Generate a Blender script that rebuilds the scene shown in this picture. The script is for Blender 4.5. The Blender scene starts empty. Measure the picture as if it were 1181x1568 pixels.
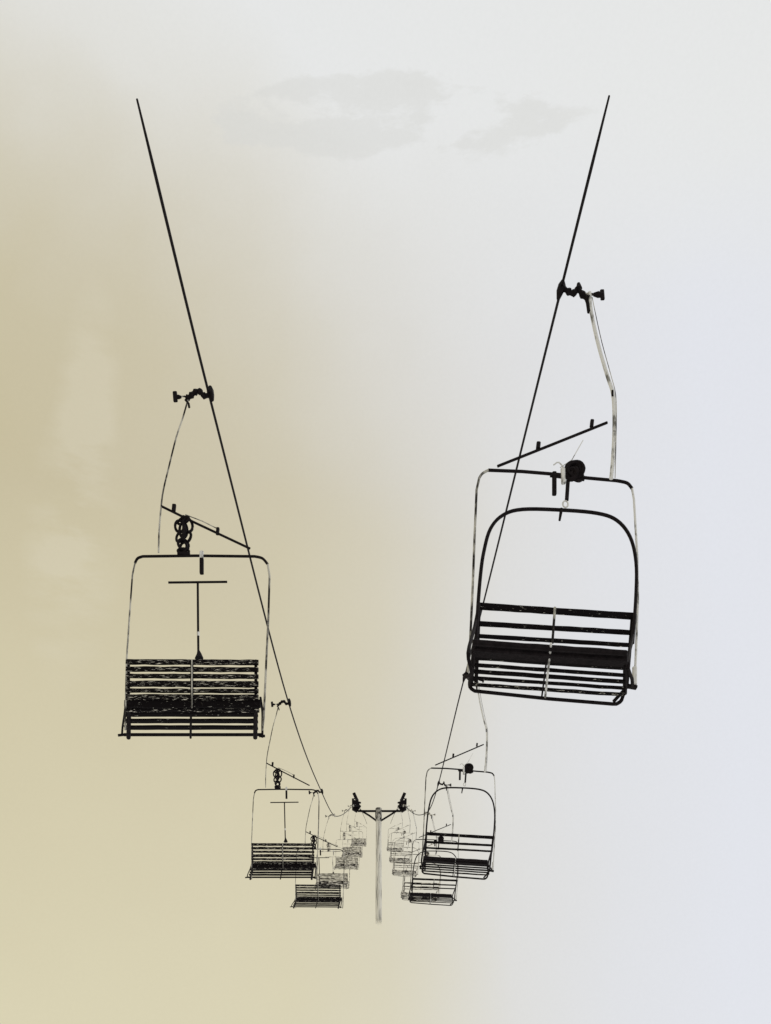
import bpy, math, random
import mathutils
from mathutils import Vector, Matrix
random.seed(4)
scene = bpy.context.scene

# ------------------------------------------------------------------ survey
PITCH = math.radians(12); CP, SP = math.cos(PITCH), math.sin(PITCH)
F = 1700.0; Y0 = 1589.0; X0 = 580.0
HALF = 1.35                       # half the distance between the two haul cables

def at(px, py, D):
    """point in metres on a bearing, at distance D along the lift line"""
    a = (px-X0)/F; b = (Y0-py)/F
    y = CP-b*SP; z = SP+b*CP
    return Vector((a*D/y, D, z*D/y))
def on_line(px, py):
    a = abs(px-X0)/F; b = (Y0-py)/F
    y = CP-b*SP
    return at(px, py, HALF*y/a)

# ------------------------------------------------------------------ materials
def lin(r, g, b):
    f = lambda c: (c/255/12.92) if c/255 <= 0.04045 else ((c/255+0.055)/1.055)**2.4
    return (f(r), f(g), f(b), 1)

def noise_mat(name, c1, c2, lo, hi, scale, stretch=(1,1,1), rough=0.6, metal=0.0, bump=0.0, spec=.1):
    m = bpy.data.materials.new(name); m.use_nodes = True
    nt = m.node_tree; N = nt.nodes; L = nt.links
    bs = N['Principled BSDF']; bs.inputs['Roughness'].default_value = rough
    bs.inputs['Metallic'].default_value = metal
    bs.inputs['Specular IOR Level'].default_value = spec
    tc = N.new('ShaderNodeTexCoord'); mp = N.new('ShaderNodeMapping')
    mp.inputs['Scale'].default_value = stretch
    nz = N.new('ShaderNodeTexNoise'); nz.inputs['Scale'].default_value = scale
    nz.inputs['Detail'].default_value = 5; nz.inputs['Roughness'].default_value = 0.65
    cr = N.new('ShaderNodeValToRGB')
    cr.color_ramp.elements[0].position = lo; cr.color_ramp.elements[0].color = (*c1, 1)
    cr.color_ramp.elements[1].position = hi; cr.color_ramp.elements[1].color = (*c2, 1)
    L.new(tc.outputs['Object'], mp.inputs['Vector']); L.new(mp.outputs[0], nz.inputs['Vector'])
    L.new(nz.outputs['Fac'], cr.inputs[0]); L.new(cr.outputs[0], bs.inputs['Base Color'])
    if bump:
        bp = N.new('ShaderNodeBump'); bp.inputs['Strength'].default_value = bump
        bp.inputs['Distance'].default_value = 0.01
        L.new(nz.outputs['Fac'], bp.inputs['Height']); L.new(bp.outputs[0], bs.inputs['Normal'])
    return m

BLK = (0.006,0.0045,0.005)
M_DARK = noise_mat('dark_steel', BLK, (0.016,0.012,0.013), .35, .7, 30, bump=.3, spec=.05)
M_SLAT = noise_mat('weathered_slat_wood', BLK, (0.70,0.66,0.56), .585, .63, 24, (.8,3,9), rough=.8, bump=.4, spec=.05)
M_SLAT2 = noise_mat('slat_wood', BLK, (0.6,0.58,0.50), .65, .69, 22, (1,3,7), rough=.8, bump=.4, spec=.05)
M_PALE = noise_mat('galvanised_steel', (0.16,0.155,0.14), (0.68,0.67,0.64), .38, .50, 14, (1,1,.5), rough=.6)
M_RIM = noise_mat('worn_tube_steel', (0.02,0.017,0.015), (0.50,0.48,0.42), .42, .57, 9, (1,1,.5), rough=.6)
M_CABLE = noise_mat('wire_rope', BLK, (0.014,0.011,0.012), .4, .6, 60, bump=.4, spec=.05)
M_FAR1 = noise_mat('haze_tinted_steel', (0.035,0.03,0.028), (0.66,0.62,0.53), .45, .55, 7, rough=.8)  # pale patches put distance haze into the far chairs' colour
M_FAR2 = noise_mat('haze_tinted_slat_wood', (0.025,0.02,0.018), (0.66,0.62,0.53), .49, .56, 6, (1,2,4), rough=.8)  # same haze in the colour, for the far slats
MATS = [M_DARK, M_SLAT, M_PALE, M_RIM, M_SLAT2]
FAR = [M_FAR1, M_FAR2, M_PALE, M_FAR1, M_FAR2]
DK, SL, PA, RI, S2 = range(5)

# ------------------------------------------------------------------ mesh helpers
class Part:
    def __init__(s): s.v = []; s.f = []; s.m = []
    def face(s, idx, mat): s.f.append(idx); s.m.append(mat)
    def tube(s, pts, r, mat=DK, n=8, closed=False):
        pts = [Vector(p) for p in pts]; k = len(pts)
        rs = r if isinstance(r, (list, tuple)) else [r]*k
        base = len(s.v); prev = None
        for i, p in enumerate(pts):
            if closed: t = pts[(i+1) % k]-pts[i-1]
            else: t = pts[min(i+1, k-1)]-pts[max(i-1, 0)]
            t.normalize()
            if prev is None:
                ref = Vector((0,1,0)) if abs(t.y) < .9 else Vector((0,0,1))
                nrm = t.cross(ref).normalized()
            else:
                nrm = (prev-t*prev.dot(t)).normalized()
            prev = nrm; bn = t.cross(nrm)
            for j in range(n):
                a = 2*math.pi*j/n
                s.v.append(p+(nrm*math.cos(a)+bn*math.sin(a))*rs[i])
        for i in range(k if closed else k-1):
            for j in range(n):
                a = base+i*n+j; b = base+i*n+(j+1) % n
                i2 = (i+1) % k
                c = base+i2*n+(j+1) % n; d = base+i2*n+j
                s.face((a, b, c, d), mat)
        if not closed:
            s.face(tuple(base+j for j in reversed(range(n))), mat)
            s.face(tuple(base+(k-1)*n+j for j in range(n)), mat)
    def bar(s, p, q, w, h, mat=DK, seg=1, wob=0.0):
        """board from p to q: w = thickness across (depth), h = height"""
        p = Vector(p); q = Vector(q); t = (q-p).normalized()
        side = t.cross(Vector((0,0,1)))
        if side.length < .05: side = t.cross(Vector((0,1,0)))
        side.normalize(); up = side.cross(t).normalized()
        base = len(s.v); bv = min(w, h)*.22
        prof = [(-w/2+bv,-h/2),(w/2-bv,-h/2),(w/2,-h/2+bv),(w/2,h/2-bv),(w/2-bv,h/2),(-w/2+bv,h/2),(-w/2,h/2-bv),(-w/2,-h/2+bv)]
        for i in range(seg+1):
            c = p.lerp(q, i/seg)
            c = c+up*random.uniform(-wob, wob)
            k = 1+random.uniform(-wob, wob)*60
            for x, z in prof: s.v.append(c+side*x+up*z*k)
        for i in range(seg):
            for j in range(8):
                a = base+i*8+j; b = base+i*8+(j+1) % 8
                s.face((a, b, b+8, a+8), mat)
        s.face(tuple(base+j for j in reversed(range(8))), mat)
        s.face(tuple(base+seg*8+j for j in range(8)), mat)
    def ring(s, c, rx, rz, r, mat=DK, tilt=0.0, n=20):
        c = Vector(c)
        pts = [c+Vector((rx*math.cos(a), tilt*math.cos(a), rz*math.sin(a))) for a in [2*math.pi*i/n for i in range(n)]]
        s.tube(pts, r, mat, 6, True)
    def disc(s, c, R, w, axis='x', mat=DK, n=16):
        c = Vector(c); d = Vector((w/2,0,0)) if axis == 'x' else Vector((0,w/2,0))
        s.tube([c-d, c-d*.5, c+d*.5, c+d], [R, R*.86, R*.86, R], mat, n)
    def mesh(s, name, mats=MATS):
        me = bpy.data.meshes.new(name)
        me.from_pydata([tuple(v) for v in s.v], [], s.f)
        for m in mats: me.materials.append(m)
        for i, p in enumerate(me.polygons):
            p.material_index = s.m[i]; p.use_smooth = len(p.vertices) == 4
        me.validate(); me.update()
        try: me.set_sharp_from_angle(angle=math.radians(40))
        except Exception: pass
        return me

def smooth(pts, k=6):
    pts = [Vector(p) for p in pts]; out = []
    n = len(pts)
    for i in range(n-1):
        p0 = pts[max(i-1,0)]; p1 = pts[i]; p2 = pts[i+1]; p3 = pts[min(i+2,n-1)]
        for j in range(k):
            t = j/k
            out.append(0.5*((2*p1)+(-p0+p2)*t+(2*p0-5*p1+4*p2-p3)*t*t+(-p0+3*p1-3*p2+p3)*t**3))
    out.append(pts[-1]); return out

def link(name, me, parent=None, loc=(0,0,0)):
    o = bpy.data.objects.new(name, me); scene.collection.objects.link(o)
    o.location = loc
    if parent: o.parent = parent
    return o

# ------------------------------------------------------------------ cable profiles (y, z)
TD = 63.0
tower_top = at(580, 1232, TD)
left_pts = [on_line(210,152), on_line(320,603), on_line(442,1076), on_line(487,1200), on_line(515,1250)]
right_pts = [on_line(933,147), on_line(860,440), on_line(712,1035), on_line(655,1243)]
def profile(pts):
    yz = [(p.y, p.z) for p in pts]+[(TD, tower_top.z)]
    yz += [(TD+25, tower_top.z+25*.41), (TD+60, tower_top.z+60*.40)]
    return yz
def zat(yz, y):
    n = len(yz); i = 0
    while i < n-2 and y > yz[i+1][0]: i += 1
    def sl(j):
        a = yz[max(j-1,0)]; b = yz[min(j+1,n-1)]
        return (b[1]-a[1])/(b[0]-a[0])
    y0,z0 = yz[i]; y1,z1 = yz[i+1]; h = y1-y0; t = (y-y0)/h
    m0, m1 = sl(i)*h, sl(i+1)*h
    return (2*t**3-3*t*t+1)*z0+(t**3-2*t*t+t)*m0+(-2*t**3+3*t*t)*z1+(t**3-t*t)*m1
PL, PR = profile(left_pts), profile(right_pts)

def cable(yz, x, name):
    p = Part(); y = yz[0][0]; pts = []
    while y < TD+58:
        pts.append(Vector((x, y, zat(yz, y)))); y += .4+y*.02
    rs = [0.0098+0.00008*q.y for q in pts]
    rs[0] = .006
    p.tube(pts, rs, 0, 8)
    return link(name, p.mesh(name, [M_CABLE]))
cable(PL, -HALF, 'haul_cable'); cable(PR, HALF, 'haul_cable')

# ------------------------------------------------------------------ chair type A (riders face away)
def template_left():
    G = on_line(320,603); D = G.y
    S = lambda px, py, dy=0.0: at(px, py, D+dy)-G
    parts = {}
    g = Part()
    g.tube([S(322,592),S(322,598),S(323,606),S(325,613)], [.014,.028,.028,.016])
    g.tube(smooth([S(323,604),S(313,606),S(305,599),S(297,602),S(290,608),S(284,610)],4), [.022+.006*math.sin(i*1.9) for i in range(21)])
    g.tube([S(292,608),S(280,607),S(270,608)], .006, RI)
    g.tube([S(278,608),S(274,608),S(266,607)], [.009,.017,.014])
    g.bar(S(268,601), S(269,614), .03, .034)
    g.tube([S(299,604),S(298,597)], .012)
    g.tube([S(284,612),S(289,618),S(290,624)], .009)
    parts['grip'] = g
    h = Part()
    h.tube(smooth([S(288,612),S(280,640),S(270,670),S(258,718),S(250,752),S(247,775),S(244,810),S(243,846)],4), .0068, RI)
    parts['hanger'] = h
    b = Part()
    b.tube([S(247,775),S(300,801),S(383,840)], .0095)
    b.bar(S(266,783), S(267,773), .03, .026); b.bar(S(333,818), S(334,809), .03, .024)
    b.tube([S(284,788),S(310,798),S(334,810)], .004, RI)
    parts['brace_bar'] = b
    f = Part()
    f.tube(smooth([S(207,862),S(211,855),S(219,852)],4)+[S(300,851),S(386,852)]+smooth([S(390,852),S(402,855),S(410,864)],4), .0105)
    f.tube([S(207,862),S(203,880),S(198,950),S(194,1010),S(192,1100),S(192,1118)], .0066, RI)
    f.tube([S(410,864),S(413,882),S(411,950),S(408,1010),S(404,1100),S(402,1118)], .0080, RI)
    f.bar(S(309,878), S(309,856), .03, .036); f.bar(S(309,856), S(309,845), .03, .032, PA)
    parts['bail_frame'] = f
    c = Part()
    for (x,y,rx,rz) in [(275,806,7,11),(288,804,7,12),(281,797,10,6),(281,812,6,14),(276,822,7,9),(287,823,7,9),(281,834,8,10),(281,838,6,9),(281,844,9,5)]:
        c.ring(S(x,y,-.01*random.random()), rx*.0046, rz*.0046, .011, DK, tilt=random.uniform(-.03,.03))
    c.tube([S(281,790),S(281,800)], .012); c.bar(S(272,848), S(291,848), .03,.03)
    c.tube([S(281,800,-.02),S(283,812,-.02),S(280,828,-.02)], [.01,.02,.012])
    parts['chain_loop'] = c
    t = Part()
    t.tube([S(258,892,.05),S(348,891,.05)], .0088); t.tube([S(303,892,.05),S(303.5,960,.05),S(304,1006,.05)], .0088)
    t.tube([S(304,996,.05),S(305,1001,.05),S(305,1008,.05)], [.009,.018,.034])
    t.tube([S(304,968,.05),S(304,974,.05)], .0098, PA)
    parts['centre_post'] = t
    s = Part()
    for y,hh in [(1013.5,8.5),(1024.5,7.5),(1035,7),(1047,9.5),(1057.5,6.5),(1067.5,9.5)]:
        s.bar(S(193,y), S(396,y+1), .022, hh*.0049, SL, 14, .0016)
    for x in (197,294,392): s.tube([S(x,1011,.025),S(x,1082,.025)], .012, DK)
    s.tube([S(294,1010,-.014),S(294,1084,-.014)], .005, RI)
    parts['backrest'] = s
    q = Part()
    q.bar(S(191,1078,.02), S(399,1078,.02), .035, .060, S2, 14, .0015)
    q.bar(S(192,1087,.07), S(397,1087,.07), .05, .022, SL, 14, .0015)
    for y,dy in [(1094,.13),(1104,.20),(1114,.30)]:
        q.bar(S(191,y,dy), S(395,y,dy), .055, .015, S2, 12, .001)
    q.tube([S(190,1125,.42),S(402,1125,.42)], .0135)
    for x in (198,293,392): q.tube([S(x,1076,.0),S(x-1,1130,.40)], .017 if x != 293 else .009)
    parts['seat'] = q
    a = Part()
    a.tube(smooth([S(193,1072,0),S(191,1092,.15),S(188,1112,.33),S(187,1126,.42)],3), .008)
    a.tube(smooth([S(399,1068,0),S(402,1090,.15),S(402,1112,.33),S(402,1129,.42)],3), .009)
    a.tube([S(181,1126,.42),S(190,1125,.42)], .011); a.tube([S(397,1127,.42),S(406,1127,.42)], .011)
    parts['armrests'] = a
    return G, parts

# ------------------------------------------------------------------ chair type B (riders face downhill, hoop in front)
def template_right():
    G = on_line(860,440); D = G.y
    S = lambda px, py, dy=0.0: at(px, py, D+dy+(px-850)/240*.12)-G
    R = lambda px, py, dy=0.0: at(px, py, D+dy)-G
    parts = {}
    g = Part()
    g.tube([R(862,430),R(861,436),R(858,446),R(855,458)], [.014,.028,.028,.013])
    g.tube(smooth([R(860,440),R(870,446),R(878,449),R(885,443),R(893,452),R(901,458)],4), [.022+.006*math.sin(i*1.7) for i in range(21)])
    g.tube([R(886,434),R(887,442)], [.012,.024])
    g.tube(smooth([R(893,452),R(899,460),R(902,478)],3), .014)
    g.tube([R(895,450),R(912,451)], .009, RI)
    g.tube([R(909,451),R(916,451),R(923,452)], [.012,.022,.016]); g.bar(R(922,445),R(923,458),.03,.024)
    parts['grip'] = g
    h = Part()
    h.tube(smooth([R(903,448),R(906,480),R(917,530),R(930,575),R(939,605),R(941,650),R(939,700),R(936,733)],4), .0140, PA)
    h.tube(smooth([R(907,455,-.01),R(912,480,-.01),R(922,525,-.01),R(935,572,-.01),R(943,605,-.01),R(944,650,-.01),R(942,732,-.01)],4), .0030, RI)
    h.tube([R(938,598,-.02),R(938,606,-.02)], .008)
    parts['hanger'] = h
    b = Part()
    b.tube([R(762,714),R(845,681),R(930,647)], .0100)
    b.bar(R(824,687),R(825,678),.03,.03); b.bar(R(906,653),R(907,644),.03,.026)
    b.tube([R(858,716),R(876,704),R(893,674)], .003, PA)
    parts['brace_bar'] = b
    f = Part()
    f.tube(smooth([S(734,732),S(739,725),S(748,720)],4), .009, RI)
    f.tube([S(748,720),S(800,722),S(860,727),S(900,732),S(944,736)]+smooth([S(950,737),S(961,740),S(968,748)],4), .0115)
    f.tube([S(734,732),S(730,750),S(727,820),S(724,900),S(720,985),S(716,1038)], .0085, RI)
    f.tube([S(968,748),S(971,765),S(976,850),S(977,920),S(974,1000),S(972,1050)], .0085, PA)
    f.tube([R(716,1032,-.1),R(711,1036,-.1)],.02)
    parts['bail_frame'] = f
    c = Part()
    for (x,y,rx,rz) in [(880,720,14,15),(880,719,11,12),(880,721,8,9),(880,722,4,5),(884,728,9,9),(876,726,8,10),(880,715,13,9)]:
        c.ring(S(x,y,-.02-.02*random.random()), rx*.0043, rz*.0043, .015, DK, tilt=random.uniform(-.03,.03))
    c.bar(S(849,724,-.02),S(849,757,-.02),.03,.034); c.bar(S(843,727,-.02),S(895,733,-.02),.03,.03)
    c.bar(S(870,735,-.02),S(868,766,-.02),.02,.026); c.bar(S(862,718,-.03),S(863,740,-.03),.03,.03,PA)
    c.ring(S(866,772,-.02), .018,.026,.006, PA)
    c.tube(smooth([S(848,712),S(856,708),S(866,720)],3), .005, PA)
    parts['chain_loop'] = c
    k = Part()
    k.tube(smooth([S(729,990,-.1),S(732,930,-.05),S(736,880,-.05),S(741,845,-.05),S(751,810,-.05),S(770,789,-.05),S(800,780,-.05),S(860,781,-.05),
            S(915,786,-.05),S(945,797,-.05),S(965,822,-.05),S(974,860,-.05),S(974,910,-.05),S(969,985,-.1)],5), .0125)
    k.tube([S(860,779,-.06),S(857,797,-.06)], [.012,.008])
    parts['restraint_hoop'] = k
    s = Part()
    for (x1,y1,x2,y2,hh) in [(731,928,973,944,10.5),(733,955,969,969,7.5),(733,974,966,988,6)]:
        s.bar(S(x1,y1), S(x2,y2), .022, hh*.0045, S2, 12, .001)
    for x1,x2,yt in ((734,729,924),(969,960,940)): s.tube([S(x1,yt,.02),S(x2,1050,.02)], .013)
    s.tube([S(850,930,-.014),S(846,985,-.014)], .009, RI)
    parts['backrest'] = s
    q = Part()
    for (y,dy,wy,hh,m) in [(984,-.42,.03,.036,DK),(997,-.34,.09,.04,DK),(1005,-.28,.05,.03,S2),(1018,-.2,.03,.016,S2),(1028,-.14,.035,.018,S2),(1038,-.08,.03,.014,S2),(1048,-.03,.03,.016,SL)]:
        q.bar(S(724,y,dy), S(957,y+16,dy), wy, hh, m, 12, .0015)
    q.tube(smooth([S(720,1040,0),S(720,1052,0),S(727,1058,0)],3)+[S(840,1070,0),S(938,1078,0)]+smooth([S(944,1078,0),S(952,1072,0),S(956,1056,0)],3), .013)
    q.tube([S(727,984,-.42),S(721,1050,0)], .015); q.tube([S(958,998,-.42),S(957,1062,0)], .015)
    q.tube([S(844,985,-.46),S(835,1068,-.03)], .0075, PA)
    q.tube([S(840,990,-.43),S(830,1066,-.03)], .006)
    parts['seat'] = q
    a = Part()
    a.tube(smooth([S(734,925,0),S(727,960,-.1),S(717,1000,-.3),S(722,1030,-.2),S(712,1037,-.1)],4), .012)
    a.tube(smooth([S(972,940,0),S(969,975,-.1),S(961,1015,-.3),S(968,1040,-.1),S(968,1052,0)],4), .012)
    a.bar(S(958,1050,0), S(975,1053,0), .04,.02); a.bar(S(972,1022,-.02),S(972,1048,-.02),.03,.03,PA)
    a.tube([S(940,1074,0),S(962,1050,0)], .012)
    parts['armrests'] = a
    return G, parts

GL, TLp = template_left(); GR, TRp = template_right()
TL = {k: v.mesh('away_'+k) for k, v in TLp.items()}; TLf = {k: v.mesh('away_haze_tinted_'+k, FAR) for k, v in TLp.items()}  # second set: far copies with haze painted into their materials
TR = {k: v.mesh('facing_'+k) for k, v in TRp.items()}; TRf = {k: v.mesh('facing_haze_tinted_'+k, FAR) for k, v in TRp.items()}
def chair(tmpl, x, y, yz, sc=1.0, swing=0.0, yaw=0.0, sz=None):
    e = bpy.data.objects.new('ski_lift_chair', None); scene.collection.objects.link(e)
    e.empty_display_size = .3
    e.location = (x, y, zat(yz, y)); e.scale = (sc, sc, sz or sc)
    e.rotation_euler = (swing, 0, yaw)
    for k, me in tmpl.items(): link(k, me, e)
    return e
for y, sc, sw, yw, sz in [(GL.y,1,0,0,1),(on_line(442,1076).y,.92,.0,0,.96),(24.4,1.06,.01,.02,.99),(31.5,.95,-.01,-.02,.80),(46,.98,.01,.03,.95),(55,1,0,-.03,1),(73,1,0,0,1)]:
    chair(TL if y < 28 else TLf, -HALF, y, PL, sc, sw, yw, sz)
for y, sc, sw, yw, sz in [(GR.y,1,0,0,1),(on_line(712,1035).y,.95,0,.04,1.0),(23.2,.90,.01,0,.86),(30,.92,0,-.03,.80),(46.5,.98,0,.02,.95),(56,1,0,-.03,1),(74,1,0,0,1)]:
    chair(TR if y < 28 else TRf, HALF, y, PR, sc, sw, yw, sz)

# ------------------------------------------------------------------ tower
slope = -1.7+.2*TD
mp = bpy.data.materials.new('tower_paint_mist_fade'); mp.use_nodes = True
nt = mp.node_tree; N = nt.nodes; L = nt.links
bs = N['Principled BSDF']; bs.inputs['Roughness'].default_value = .7
geo = N.new('ShaderNodeTexCoord'); sep = N.new('ShaderNodeSeparateXYZ'); L.new(geo.outputs['Object'], sep.inputs[0])
mpg = N.new('ShaderNodeMapping'); mpg.inputs['Scale'].default_value = (6,6,.5); L.new(geo.outputs['Object'], mpg.inputs[0])
nz = N.new('ShaderNodeTexNoise'); nz.inputs['Scale'].default_value = 2.2; nz.inputs['Detail'].default_value = 6; L.new(mpg.outputs[0], nz.inputs[0])
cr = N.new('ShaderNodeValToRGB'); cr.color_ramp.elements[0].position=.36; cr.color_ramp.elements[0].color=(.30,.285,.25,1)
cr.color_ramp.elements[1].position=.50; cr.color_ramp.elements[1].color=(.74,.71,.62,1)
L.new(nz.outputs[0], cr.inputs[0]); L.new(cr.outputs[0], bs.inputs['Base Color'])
mr = N.new('ShaderNodeMapRange'); mr.interpolation_type = 'SMOOTHSTEP'  # mist put into the pole's alpha, fading its lower part out
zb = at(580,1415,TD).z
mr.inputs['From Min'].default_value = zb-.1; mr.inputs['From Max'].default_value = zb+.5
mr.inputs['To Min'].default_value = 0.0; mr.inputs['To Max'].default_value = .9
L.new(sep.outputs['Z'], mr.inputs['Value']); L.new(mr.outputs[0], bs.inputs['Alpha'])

tw = bpy.data.objects.new('lift_tower', None); scene.collection.objects.link(tw)
T = lambda px, py, dy=0: at(px, py, TD+dy)
p = Part(); top = T(580,1240)
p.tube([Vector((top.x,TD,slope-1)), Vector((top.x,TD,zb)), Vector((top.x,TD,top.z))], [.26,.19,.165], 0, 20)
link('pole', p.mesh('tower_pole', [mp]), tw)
p = Part()
p.bar(T(548,1242),T(614,1242),.16,.09); p.tube([T(551,1240),T(566,1249),T(577,1257)], .06)
p.tube([T(610,1240),T(596,1249),T(583,1257)], .06)
p.tube([T(580,1258),T(580,1238)], .19, RI, 12); p.bar(T(576,1252),T(576,1240),.1,.07)
link('crossarm', p.mesh('tower_crossarm'), tw)
p = Part()
for sx, sg in ((547,-1),(615,1)):
    c = T(sx,1230)
    for i in range(6):
        yy = (i-2.5)*.42
        p.disc(c+Vector((sg*.0, yy, yy*.42+.02)), .25, .14, 'x')
    p.bar(c+Vector((sg*.12,-1.25,-.6)), c+Vector((sg*.12,1.25,.5)), .14, .34)
    p.bar(c+Vector((-sg*.08,-1.0,-.5)), c+Vector((-sg*.08,1.0,.36)), .12, .24)
    p.bar(c+Vector((-sg*.1,0,-.1)), c+Vector((sg*.16,0,-.5)), .2, .34)
    p.bar(c+Vector((sg*.20,-.1,.62)), c+Vector((sg*-.02,-.1,.1)), .12, .18)
    p.bar(c+Vector((sg*.26,.0,.30)), c+Vector((sg*.24,.0,-.45)), .12, .1)
    p.bar(c+Vector((sg*-.24,-.5,-.2)), c+Vector((sg*.2,-.5,-.05)), .12, .08)
    p.bar(c+Vector((sg*.02,.3,.55)), c+Vector((sg*.3,.3,.35)), .08, .05)
link('sheave_trains', p.mesh('tower_sheaves'), tw)

# ------------------------------------------------------------------ snow slope (stays below the picture's lower edge)
def spacing(n, ext): return [math.copysign(abs(t)**2.2*ext, t) for t in [(-1+2*i/(n-1)) for i in range(n)]]
xs = spacing(90, 900); ys = spacing(110, 900)
V = []; Fc = []
for y in ys:
    for x in xs:
        nzv = mathutils.noise.noise(Vector((x*.05, y*.05, 0)))*.35+mathutils.noise.noise(Vector((x*.4, y*.4, 3)))*.06
        V.append((x, y, -1.75+.2*y+nzv))
w = len(xs)
for j in range(len(ys)-1):
    for i in range(w-1):
        a = j*w+i; Fc.append((a, a+1, a+w+1, a+w))
me = bpy.data.meshes.new('snow_ground'); me.from_pydata(V, [], Fc)
for pl in me.polygons: pl.use_smooth = True
me.materials.append(noise_mat('snow', (.74,.75,.78), (.83,.83,.83), .35, .65, .8, rough=.7, bump=.3))
link('snow_ground', me)

# ------------------------------------------------------------------ world: misty overcast sky
SUN_EL, SUN_AZ = math.radians(48), math.radians(70)
w = bpy.data.worlds.new('World'); scene.world = w; w.use_nodes = True
nt = w.node_tree; N = nt.nodes; L = nt.links; N.clear()
def mth(op, a, b=0.0, c=None, clamp=False):
    n = N.new('ShaderNodeMath'); n.operation = op; n.use_clamp = clamp
    for i, v in enumerate([a, b] + ([c] if c is not None else [])):
        if hasattr(v, 'links'): L.new(v, n.inputs[i])
        else: n.inputs[i].default_value = v
    return n.outputs[0]
def ramp(v, stops, interp='EASE'):
    n = N.new('ShaderNodeValToRGB'); r = n.color_ramp; r.interpolation = interp
    stops = sorted(stops)
    r.elements[0].position = stops[0][0]; r.elements[1].position = stops[-1][0]
    for s in stops[1:-1]: r.elements.new(s[0])
    for e, s in zip(r.elements, stops):
        e.color = s[1] if isinstance(s[1], tuple) else (s[1],)*3+(1,)
    L.new(v, n.inputs[0]); return n.outputs[0]
def mixc(f, a, b):
    n = N.new('ShaderNodeMix'); n.data_type = 'RGBA'
    for s, v in ((n.inputs[0], f), (n.inputs[6], a), (n.inputs[7], b)):
        if hasattr(v, 'links'): L.new(v, s)
        else: s.default_value = v
    return n.outputs[2]
tc = N.new('ShaderNodeTexCoord'); sep = N.new('ShaderNodeSeparateXYZ'); L.new(tc.outputs['Generated'], sep.inputs[0])
yy = mth('MAXIMUM', sep.outputs[1], .15)
u0 = mth('DIVIDE', sep.outputs[0], yy); v0 = mth('DIVIDE', sep.outputs[2], yy)
def noise(vec, scale, detail, mapping=(1,1,1), rough=.5):
    m = N.new('ShaderNodeMapping'); m.inputs['Scale'].default_value = mapping; L.new(vec, m.inputs[0])
    n = N.new('ShaderNodeTexNoise'); n.inputs['Scale'].default_value = scale; n.inputs['Detail'].default_value = detail
    n.inputs['Roughness'].default_value = rough
    L.new(m.outputs[0], n.inputs[0]); return n.outputs['Fac']
d = tc.outputs['Generated']
n1 = noise(d, 3.2, 3); n2 = noise(d, 4.5, 6, (1,1,1.3)); n3 = noise(d, 11, 8, (1,1,3.6), .62); n4 = noise(d, 420, 2)
u = mth('ADD', u0, mth('MULTIPLY', mth('SUBTRACT', n1, .5), .10))
v = mth('ADD', v0, mth('MULTIPLY', mth('SUBTRACT', n2, .5), .34))
U = lambda x: (x+.5)
un = mth('ADD', u, .5)
Hs = ramp(un, [(U(-.4),1.0),(U(-.1),.92),(U(0),.74),(U(.07),.42),(U(.13),.12),(U(.22),0.0)], 'LINEAR')
vp = mth('ADD', v, mth('MULTIPLY', mth('MINIMUM', u, 0.0), .95))
Vs = ramp(mth('DIVIDE', vp, 1.6), [(.30,1.0),(.42,.86),(.52,.54),(.63,.20),(.77,0.0)], 'LINEAR')
W = mth('MULTIPLY', Hs, Vs)
vn = mth('DIVIDE', v, 1.6)
warm = ramp(vn, [(.14,lin(219,211,179)),(.32,lin(212,203,171)),(.5,lin(202,192,161)),(.72,lin(199,188,152))], 'LINEAR')
top = lin(232,233,232)
base_r = mixc(ramp(un, [(U(-.10),0.0),(U(.34),1.0)], 'LINEAR'), lin(222,220,213), lin(228,230,236))
base = mixc(ramp(vn, [(.58,0.0),(.82,1.0)]), base_r, top)
col = mixc(W, base, warm)
def ell(cu, cv, ru, rv):
    a = mth('DIVIDE', mth('SUBTRACT', u0, cu), ru); b = mth('DIVIDE', mth('SUBTRACT', v0, cv), rv)
    r = mth('SQRT', mth('ADD', mth('MULTIPLY', a, a), mth('MULTIPLY', b, b)))
    return mth('SUBTRACT', 1.0, r, clamp=True)
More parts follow.
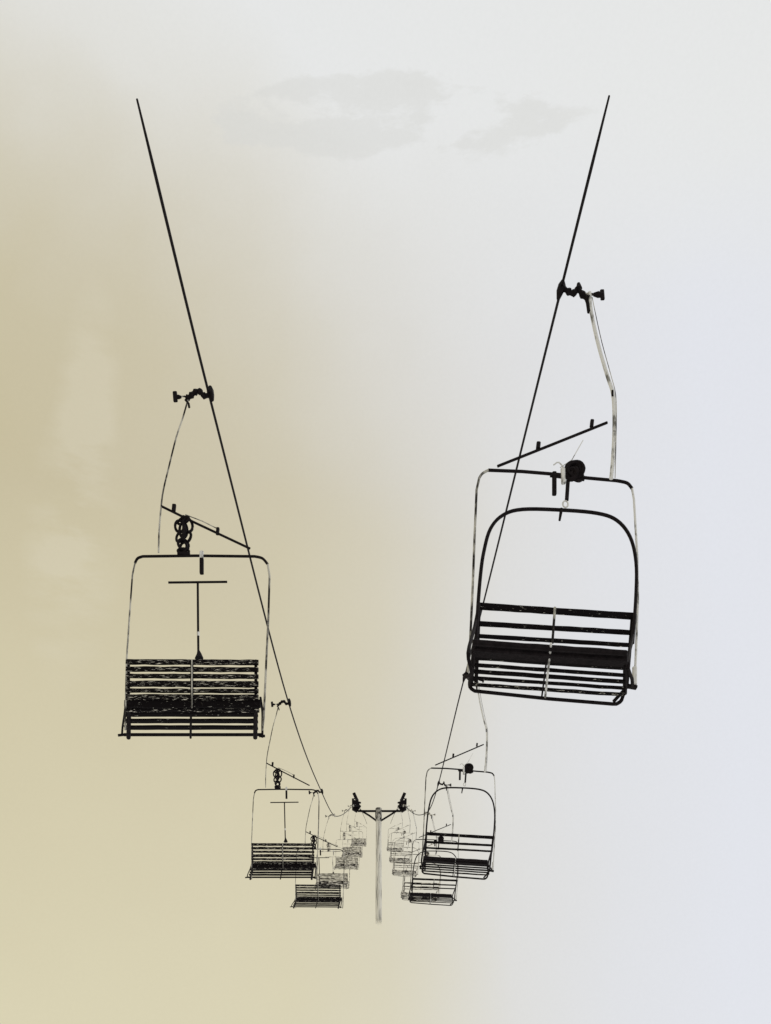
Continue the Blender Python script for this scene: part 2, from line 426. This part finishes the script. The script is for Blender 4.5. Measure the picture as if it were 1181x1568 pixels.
# thin broken cloud bank high ahead
env = mth('MULTIPLY', ell(-.005,1.268,.29,.080), 2.6, clamp=True)
hole = mth('MULTIPLY', ell(-.08,1.275,.07,.035), .9)
cl = mth('ADD', mth('MULTIPLY', env, .42), mth('MULTIPLY', mth('SUBTRACT', n3, .5), 1.9))
cl = mth('SUBTRACT', cl, mth('MULTIPLY', hole, .45))
clm = ramp(cl, [(.22,0.0),(.34,.45),(.60,.55)], 'LINEAR')
col = mixc(mth('MULTIPLY', clm, mth('MULTIPLY', env, 1.6, clamp=True)), col, lin(217,217,213))
# paler wisps low left
wl = mth('ADD', ell(-.31,.74,.06,.20), mth('MULTIPLY', ell(-.305,.92,.04,.15), .8))
wm = ramp(mth('MULTIPLY', wl, mth('ADD', mth('MULTIPLY', n3, 3.4), -1.15)), [(.05,0.0),(.40,.26)], 'LINEAR')
col = mixc(wm, col, lin(224,218,198))
gr = mth('ADD', .985, mth('MULTIPLY', n4, .035))
bg = N.new('ShaderNodeBackground'); L.new(col, bg.inputs[0]); L.new(gr, bg.inputs[1])
sky = N.new('ShaderNodeTexSky'); sky.sky_type = 'NISHITA'; sky.sun_disc = False
sky.sun_elevation = SUN_EL; sky.sun_rotation = SUN_AZ
bk = N.new('ShaderNodeBackground'); L.new(sky.outputs[0], bk.inputs[0]); bk.inputs[1].default_value = .1
mx = N.new('ShaderNodeMixShader'); mx.inputs[0].default_value = .97
L.new(bk.outputs[0], mx.inputs[1]); L.new(bg.outputs[0], mx.inputs[2])
out = N.new('ShaderNodeOutputWorld'); L.new(mx.outputs[0], out.inputs[0])

sd = bpy.data.lights.new('sun', 'SUN'); sd.energy = .7; sd.angle = math.radians(15); sd.color = (1,.96,.9)
so = bpy.data.objects.new('sun', sd); scene.collection.objects.link(so)
dirv = Vector((math.sin(SUN_AZ)*math.cos(SUN_EL), math.cos(SUN_AZ)*math.cos(SUN_EL), math.sin(SUN_EL)))
so.rotation_euler = dirv.to_track_quat('Z','Y').to_euler()

# ------------------------------------------------------------------ camera
cd = bpy.data.cameras.new('camera'); co = bpy.data.objects.new('camera', cd); scene.collection.objects.link(co)
co.rotation_euler = (math.radians(90)+PITCH, 0, 0)
cd.sensor_width = 36; cd.sensor_fit = 'AUTO'; cd.lens = F/1568*36
cd.shift_y = (Y0-784)/1568; cd.shift_x = (590.5-X0)/1568
cd.clip_start = .05; cd.clip_end = 3000
scene.camera = co
scene.view_settings.view_transform = 'Standard'; scene.view_settings.look = 'None'
scene.view_settings.exposure = 0
